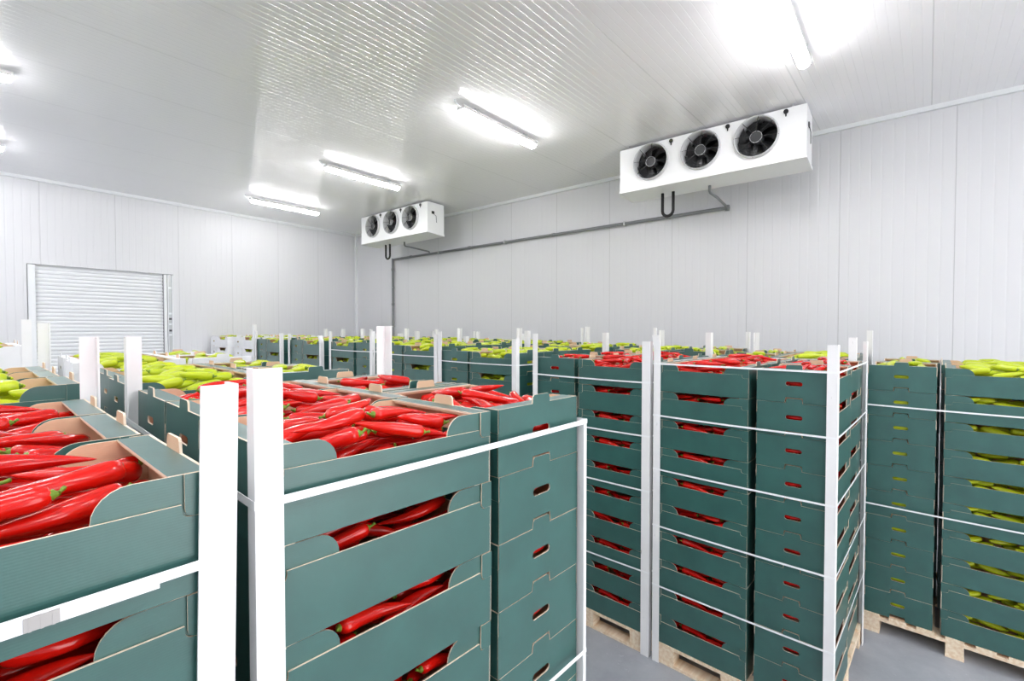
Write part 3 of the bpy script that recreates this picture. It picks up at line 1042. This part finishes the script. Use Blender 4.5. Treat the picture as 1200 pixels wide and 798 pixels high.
def stack(name, org, rot, tp, kind, ntop, desc, whole=True, parts=True, hs=1.0, layers=10, faces=('-y', '-x'), nwin=10,
          posts='', post_h=None, straps=(), names=None, box='g', jit=1.0, solo=None, pallet=True, pal_x=None, peek=True, tilt=None):
    """One loaded pallet. org = its corner, rot in degrees; faces = sides in view; solo(k, i) says which boxes below the top stand alone."""
    a = math.radians(rot)
    wx, wy = (1.04, 1.22) if tp.startswith('cols') else (1.22, 1.04)
    g = random.Random(name)
    pitch = 0.1955 * hs
    Z0 = 0.144
    lay = layout(tp)
    cat = 'box'
    def W3(x, y, z):
        X, Y = rot2(x, y, a)
        return (org[0] + X, org[1] + Y, z)
    if pallet:
        p = make_pallet(wx, wy, (tp.startswith('cols')) if pal_x is None else pal_x)
        p.location = (org[0], org[1], 0); p.rotation_euler = (0, 0, a)
        tag(p, 'pale wooden pallet under the ' + desc, 'pallet', 'wooden pallets')
    for k in range(layers):                    # k = 0 on top
        zb = Z0 + (layers - 1 - k) * pitch
        for i, (bx, by, ori) in enumerate(lay):
            jx, jy, jr = (g.uniform(-0.002, 0.002) * jit, g.uniform(-0.0015, 0.0015) * jit, math.radians(g.uniform(-0.2, 0.2)) * jit)
            loc = W3(bx + jx, by + jy, zb)
            rz = a + ori * math.pi / 2 + jr
            vis = []
            # which stack faces this box touches, in its own axes
            touch = []
            if bx < 0.35 and (ori == 0 or bx < 0.25): touch.append('-x')
            if bx > wx - 0.35 and (ori == 0 or bx > wx - 0.25): touch.append('+x')
            if by < 0.35 and (ori == 1 or by < 0.25): touch.append('-y')
            if by > wy - 0.35 and (ori == 1 or by > wy - 0.25): touch.append('+y')
            fm = {'-x': 'mx', '+x': 'px', '-y': 'my', '+y': 'py'} if ori == 0 else {'-x': 'py', '+x': 'my', '-y': 'mx', '+y': 'px'}
            vis = [fm[t] for t in touch if t in faces]
            alone = (k == 0) or (solo(k, i) if solo else False)
            ty = math.radians(tilt[1]) if tilt and i in tilt[0] and k < tilt[2] else 0.0
            loc = (loc[0], loc[1], loc[2] + BL / 2 * math.sin(abs(ty)) + (0.004 if ty else 0.0))
            M = Matrix.Translation(loc) @ Matrix.Rotation(rz, 4, 'Z') @ Matrix.Rotation(ty, 4, 'Y') @ Matrix.Diagonal((1, 1, hs, 1))
            if not alone:
                LOWER.merge(LOWER_BOX, M)
                continue
            o = new_box(box, parts)
            o.location = loc; o.rotation_euler = (0, ty, rz); o.scale = (1, 1, hs)
            col = 'white' if box == 'w' else 'green'
            cont = 'red' if kind == 'r' else 'green'
            nmi = names[i] if names else 'box %d' % i
            if k == 0:
                lb = 'open %s box of %s peppers, %s, top of %s' % (col, cont, nmi, desc)
                pd = 'in the %s top box, %s' % (nmi, desc)
            else:
                side = 'window side' if ('my' in vis or 'py' in vis) else 'hand-hole end'
                lb = '%s %s box, %s, %s' % (nmi, col, ORD[k] if k < layers - 1 else 'lowest', desc)
                pd = 'in the %s box, %s, %s' % (nmi, ORD[k] if k < layers - 1 else 'lowest', desc)
            tag(o, lb, cat, '%s boxes of the %s' % (col, desc))
            if k == 0:
                place_peppers(kind, M, 'top', ['top'], pd, 'peppers ' + pd, g.randrange(100), 1.0)
            elif k < nwin and vis and peek:
                place_peppers(kind, M, 'in', vis, pd, 'peppers ' + pd, g.randrange(100), 1.6)
    top = Z0 + layers * pitch
    # posts: corner letters a=(0,0) b=(wx,0) c=(0,wy) d=(wx,wy)
    cw = {'a': (0, 0, 1, 1), 'b': (wx, 0, -1, 1), 'c': (0, wy, 1, -1), 'd': (wx, wy, -1, -1)}
    for spec in posts:
        c, words_, hgt, f1, f2, lean = spec
        x, y, sx, sy = cw[c]
        off = 0.013
        o = build('corner_post', post_mesh(hgt, sx * f1, sy * f2, bend=lean[0], slant=lean[1]), [M_POST])
        o.location = W3(x - sx * off, y - sy * off, 0.0)
        o.rotation_euler = (0, 0, a)
        tag(o, words_, 'edge protector', 'white cardboard corner posts')
    for si, (zrel, hgt, sag) in enumerate(straps):
        o = build('strap', strap_mb(wx, wy, 0.0133, 0.0, hgt, sag), [M_STRAP])
        o.location = (org[0], org[1], top - zrel); o.rotation_euler = (0, 0, a)
        w_ = ['highest', 'second-highest', 'third-highest', 'fourth-highest', 'lowest'][si if si < len(straps) - 1 else 4] if len(straps) > 1 else 'single'
        tag(o, '%s thin white strap around the %s' % (w_, desc), 'strap', 'white straps')
        if name == 'L' and si == 0:            # where the band is joined: a doubled length and a crimped seal
            mb = MB(); mb.box(wx - 0.50, wx - 0.083, -0.0165, -0.0148, -0.006, 0.012)
            build('strap_tail', mb, [M_STRAP], o)
            mb = MB(); mb.box(-0.017, 0.017, -0.0022, 0, -0.009, 0.009)
            for sx in (-0.011, 0.0, 0.011): mb.box(sx - 0.0015, sx + 0.0015, -0.003, -0.002, -0.0092, 0.0092)
            build('strap_seal', mb, [M_CLIP], o, (wx - 0.208, -0.0167, 0.004))
    return top


NC = ['front window', 'middle', 'rear', 'front end-on', 'rear end-on']
# central stack
DC = 'big central stack'
stack('C', (0.372, 0.890), -3.35, 'cols_long_first', 'r', 5, DC, faces=('-y', '-x'), nwin=6,
      solo=lambda k, i: k < 6 and i in (0, 1, 3), names=['front window-side', 'middle', 'rear', 'front end-on', 'rear end-on'],
      posts=[('a', 'wide white corner post nearest the viewer, standing at the big central stack', 2.255, 0.05, 0.035, (0, 0)),
             ('b', 'narrow white strip down the aisle corner of the big central stack', 2.013, 0.016, 0.05, (0, 0)),
             ('c', 'white post at the back by the light green peppers, on the central stack corner', 2.30, 0.05, 0.05, (0, 0)),
             ('d', 'tall broad white post behind the red peppers of the central stack', 2.345, 0.052, 0.06, (0, 0))],
      straps=[(0.097, 0.016, 0.002), (0.9, 0.014, 0.0)], tilt=((0, 1, 2), 0.75, 6))
# stack at the viewer's left
DL = 'red stack by the slanting post'
_a = math.radians(-2.2)
LO = (0.293 - 1.04 * math.cos(_a), 0.860 - 1.04 * math.sin(_a))
stack('L', LO, -2.2, 'cols_short_first', 'r', 5, DL, faces=('-y', '+x'), nwin=4,
      solo=lambda k, i: k < 4 and i in (0, 1, 2, 3), names=['front window-side', 'middle', 'rear', 'outer front', 'outer rear'],
      posts=[('b', 'white slanting corner post between the two nearest red pepper stacks', 2.235, 0.054, 0.05, (0, 0.016)),
             ('d', 'white post at the back corner of the nearer red pepper stack', 2.30, 0.045, 0.05, (0, 0))],
      straps=[(0.155, 0.016, 0.0), (0.92, 0.014, 0.0)])
# aisle row
D1 = 'red aisle-corner stack'
stack('R1', (3.095, 0.231), -4.2, 'rows_short_first', 'r', 5, D1, faces=('-y', '-x'),
      solo=lambda k, i: i in (0, 1, 2), names=['aisle-corner', 'far end', 'aisle-face', 'inner', 'innermost'],
      posts=[('a', 'white corner post facing the aisle on the corner red pepper stack', 2.243, 0.05, 0.05, (0, 0)),
             ('c', 'white post with a bent top between the two aisle red pepper stacks', 2.29, 0.045, 0.05, (0.012, 0)),
             ('b', 'thin white post seen edge-on beside the green pepper stack', 2.24, 0.05, 0.03, (0, 0))],
      straps=[(0.012, 0.011, 0.0), (0.37, 0.011, 0.004), (0.745, 0.011, 0.004), (1.14, 0.011, 0.004), (1.56, 0.011, 0.004)])
D2 = 'second red aisle stack'
stack('R2', (3.175, 1.322), -3.4, 'rows_long_first', 'r', 5, D2, faces=('-x',),
      solo=lambda k, i: i in (0, 3), names=['aisle-face', 'inner', 'innermost', 'hand-hole', 'far inner'],
      posts=[('a', 'white post on the near corner of the second aisle red pepper stack', 2.245, 0.05, 0.06, (0, 0)),
             ('c', 'thin white post on the far corner of the second aisle red pepper stack', 2.295, 0.04, 0.05, (0, 0))],
      straps=[(0.15, 0.011, 0.004), (0.53, 0.011, 0.004), (0.92, 0.011, 0.004), (1.50, 0.011, 0.004)])
# green stack right of the gap
DG = 'green stack by the floor gap'
_r = math.radians(-3.4)
GO = (4.533 + 1.04 * math.sin(_r), 0.138 - 1.04 * math.cos(_r))
stack('G1', GO, -3.4, 'rows_long_first', 'g', 5, DG, faces=('-x',), pal_x=True,
      solo=lambda k, i: i in (0, 3), names=['window-side', 'inner', 'innermost', 'hand-hole', 'far inner'],
      posts=[('b', 'last white post tip before the ribbed wall, behind the green peppers', 2.27, 0.05, 0.05, (0, 0))], hs=0.98,
      straps=[(0.31, 0.011, 0.003), (1.07, 0.011, 0.003)])
# farther aisle row, green peppers
words5 = ['third', 'fourth', 'fifth', 'sixth', 'seventh']
far = [((3.202, 2.54), 1.012), ((3.262, 3.62), 1.03), ((3.30, 4.80), 1.038), ((3.34, 6.03), 1.042), ((3.38, 7.28), 1.042)]
for i, (og, hs) in enumerate(far):
    d = '%s aisle stack' % words5[i]
    stack('A%d' % i, og, -3.4, 'rows_long_first' if i != 2 else 'rows_short_first', 'g', 5, d, parts=(i == 0), hs=hs, faces=('-x', '-y') if i == 0 else ('-x',), nwin=4,
          solo=lambda k, j, i=i: (k < (4 if i < 1 else 3)) and j in ((0, 3) if i != 2 else (0, 2)),
          names=['aisle-face', 'inner', 'innermost', 'second aisle-face', 'far inner'] if i != 2 else ['end-on aisle', 'far end', 'aisle-face', 'inner', 'innermost'],
          posts=[('a', 'thin white post on the near aisle corner of the %s aisle stack' % words5[i], 2.25 + 0.03 * (i % 3), 0.045, 0.05, (0.05 if i == 3 else 0, 0)),
                 ('c', 'thin white post on the far aisle corner of the %s aisle stack' % words5[i], 2.27 + 0.04 * ((i + 1) % 2), 0.045, 0.05, (0, 0)),
                 ('d', 'thin white post on the far wall side of the %s aisle stack' % words5[i], 2.35, 0.045, 0.05, (0, 0))],
          straps=[(0.11, 0.010, 0.004), (0.50, 0.010, 0.004)] if i < 3 else [(0.45, 0.010, 0.004)])
# wall row behind the aisle row
words7 = ['second', 'third', 'fourth', 'fifth', 'sixth', 'seventh', 'eighth', 'ninth']
for i in range(8):
    d = '%s wall-row stack' % words7[i]
    y = 0.22 + i * 1.10
    g_ = random.Random(i * 7 + 3)
    hs = [1.0, 1.012, 1.02, 1.03, 1.036, 1.042, 1.042, 1.042][i]
    stack('B%d' % i, (4.56 + 0.035 * i, y), -3.4, 'rows_short_first' if i % 2 else 'rows_long_first', 'g', 5, d, parts=False, hs=hs, faces=(),
          names=['aisle-side', 'middle', 'wall-side', 'rear aisle-side', 'rear wall-side'] if i % 2 == 0 else ['near aisle-side', 'near wall-side', 'aisle-side', 'middle', 'wall-side'],
          posts=[('a', 'white post sticking up at the near corner of the %s wall-row stack' % words7[i], 2.27 + g_.uniform(-0.03, 0.08), 0.06, 0.05, (0, 0)),
                 ('b', 'white post tip before the ribbed wall at the %s wall-row stack' % words7[i], 2.28 + g_.uniform(-0.03, 0.10), 0.05, 0.05, (0, 0)),
                 ('d', 'rear white post tip by the ribbed wall at the %s wall-row stack' % words7[i], 2.28 + g_.uniform(-0.03, 0.10), 0.05, 0.05, (0, 0))])
# behind the central stack
DD = 'green stack behind the central one'
stack('D', (0.505, 2.51), -3.0, 'cols_long_first', 'g', 5, DD, faces=('-y', '-x'), nwin=2, solo=lambda k, i: k < 3 and i in (0, 1),
      names=['front window-side', 'middle', 'rear', 'front end-on', 'rear end-on'])
# behind the left stack
D_2 = 'green stack behind the slanting post'
_a = math.radians(-2.0)
stack('L2', (0.335 - 1.04, 2.22), -2.0, 'cols_short_first', 'g', 5, D_2, faces=('-y', '+x'), nwin=2, hs=1.022, solo=lambda k, i: k < 2 and i in (0, 1),
      names=['front window-side', 'middle', 'rear', 'outer front', 'outer rear'],
      posts=[('d', 'white post before the rolling door, the broader of two', 2.36, 0.045, 0.05, (0, 0))])
# white boxes in front of the rolling door
stack('E', (0.55, 3.95), -3.0, 'cols_long_first', 'g', 5, 'white stack before the rolling door', box='w', parts=False, faces=('-y',), nwin=1, hs=1.012,
      names=['front', 'middle', 'rear', 'front end-on', 'rear end-on'])
stack('L4', (-0.60, 4.80), -2.0, 'cols_short_first', 'g', 5, 'white stack by the broad posts', box='w', parts=False, faces=('-y', '+x'), nwin=2, hs=1.06, solo=lambda k, i: k < 2 and i in (0, 3),
      names=['front', 'middle', 'rear', 'outer front', 'outer rear'],
      posts=[('b', 'white post before the rolling door, the narrower of two', 2.40, 0.05, 0.05, (0, 0))])
stack('W1', (3.43, 8.36), -3.4, 'rows_long_first', 'g', 5, 'tall white stack ending the aisle', box='w', parts=False, faces=('-x', '-y'), nwin=4, hs=1.055, solo=lambda k, i: k < 4 and i in (0, 3),
      names=['aisle-face', 'inner', 'innermost', 'second aisle-face', 'far inner'],
      posts=[('a', 'tiny white post at the near corner of the white box stack', 2.42, 0.05, 0.05, (0, 0))])
stack('W2', (3.40, 9.42), -3.4, 'rows_long_first', 'g', 5, 'farthest white stack', box='w', parts=False, faces=('-x',), nwin=4, hs=1.055, solo=lambda k, i: k < 4 and i in (0, 3),
      names=['aisle-face', 'inner', 'innermost', 'second aisle-face', 'far inner'])

lb = build('cardboard_boxes', LOWER, [M_GREEN])
tag(lb, 'remaining green boxes deep inside and low down in all stacks', 'boxes', kind='stuff')

# ------------------------------------------------------------------ peppers: the 300 largest of each colour stand alone, the rest are one mass
PP = {}
for kind, nm in (('r', 'red_pepper'), ('g', 'green_pepper')):
    mine = sorted((p for p in PEPPERS if p[1] == kind), key=lambda p: -p[0])
    solo_, rest = mine[:300], mine[300:]
    for sc, _, v, m, lab, grp in solo_:
        key = (kind, v)
        if key not in PP:
            r = obj(nm, PM[kind][v]); s = obj('stem', SM[kind][v], r)
            kids(r, s)
            PP[key] = r
        else:
            r = copy_tree(PP[key])
        r.matrix_world = m
        tag(r, lab, 'pepper', grp)
    V, F, MI, off = [], [], [], 0
    lv = [np.array(l.v) for l in LOW[kind]]
    big = MB()
    for sc, _, v, m, lab, grp in rest:
        A = np.array(m)
        q = lv[v] @ A[:3, :3].T + A[:3, 3]
        big.v += [tuple(x) for x in q.tolist()]
        big.f += [tuple(i + off for i in f) for f in LOW[kind][v].f]
        big.m += LOW[kind][v].m
        off += len(q)
    o = build(nm + 's', big, [M_RED if kind == 'r' else M_GRN, M_STEM], smooth=True)
    tag(o, 'remaining glossy %s peppers filling the boxes' % ('red' if kind == 'r' else 'light green'), 'peppers', kind='stuff')
    print(nm, len(solo_), len(rest), len(big.v))
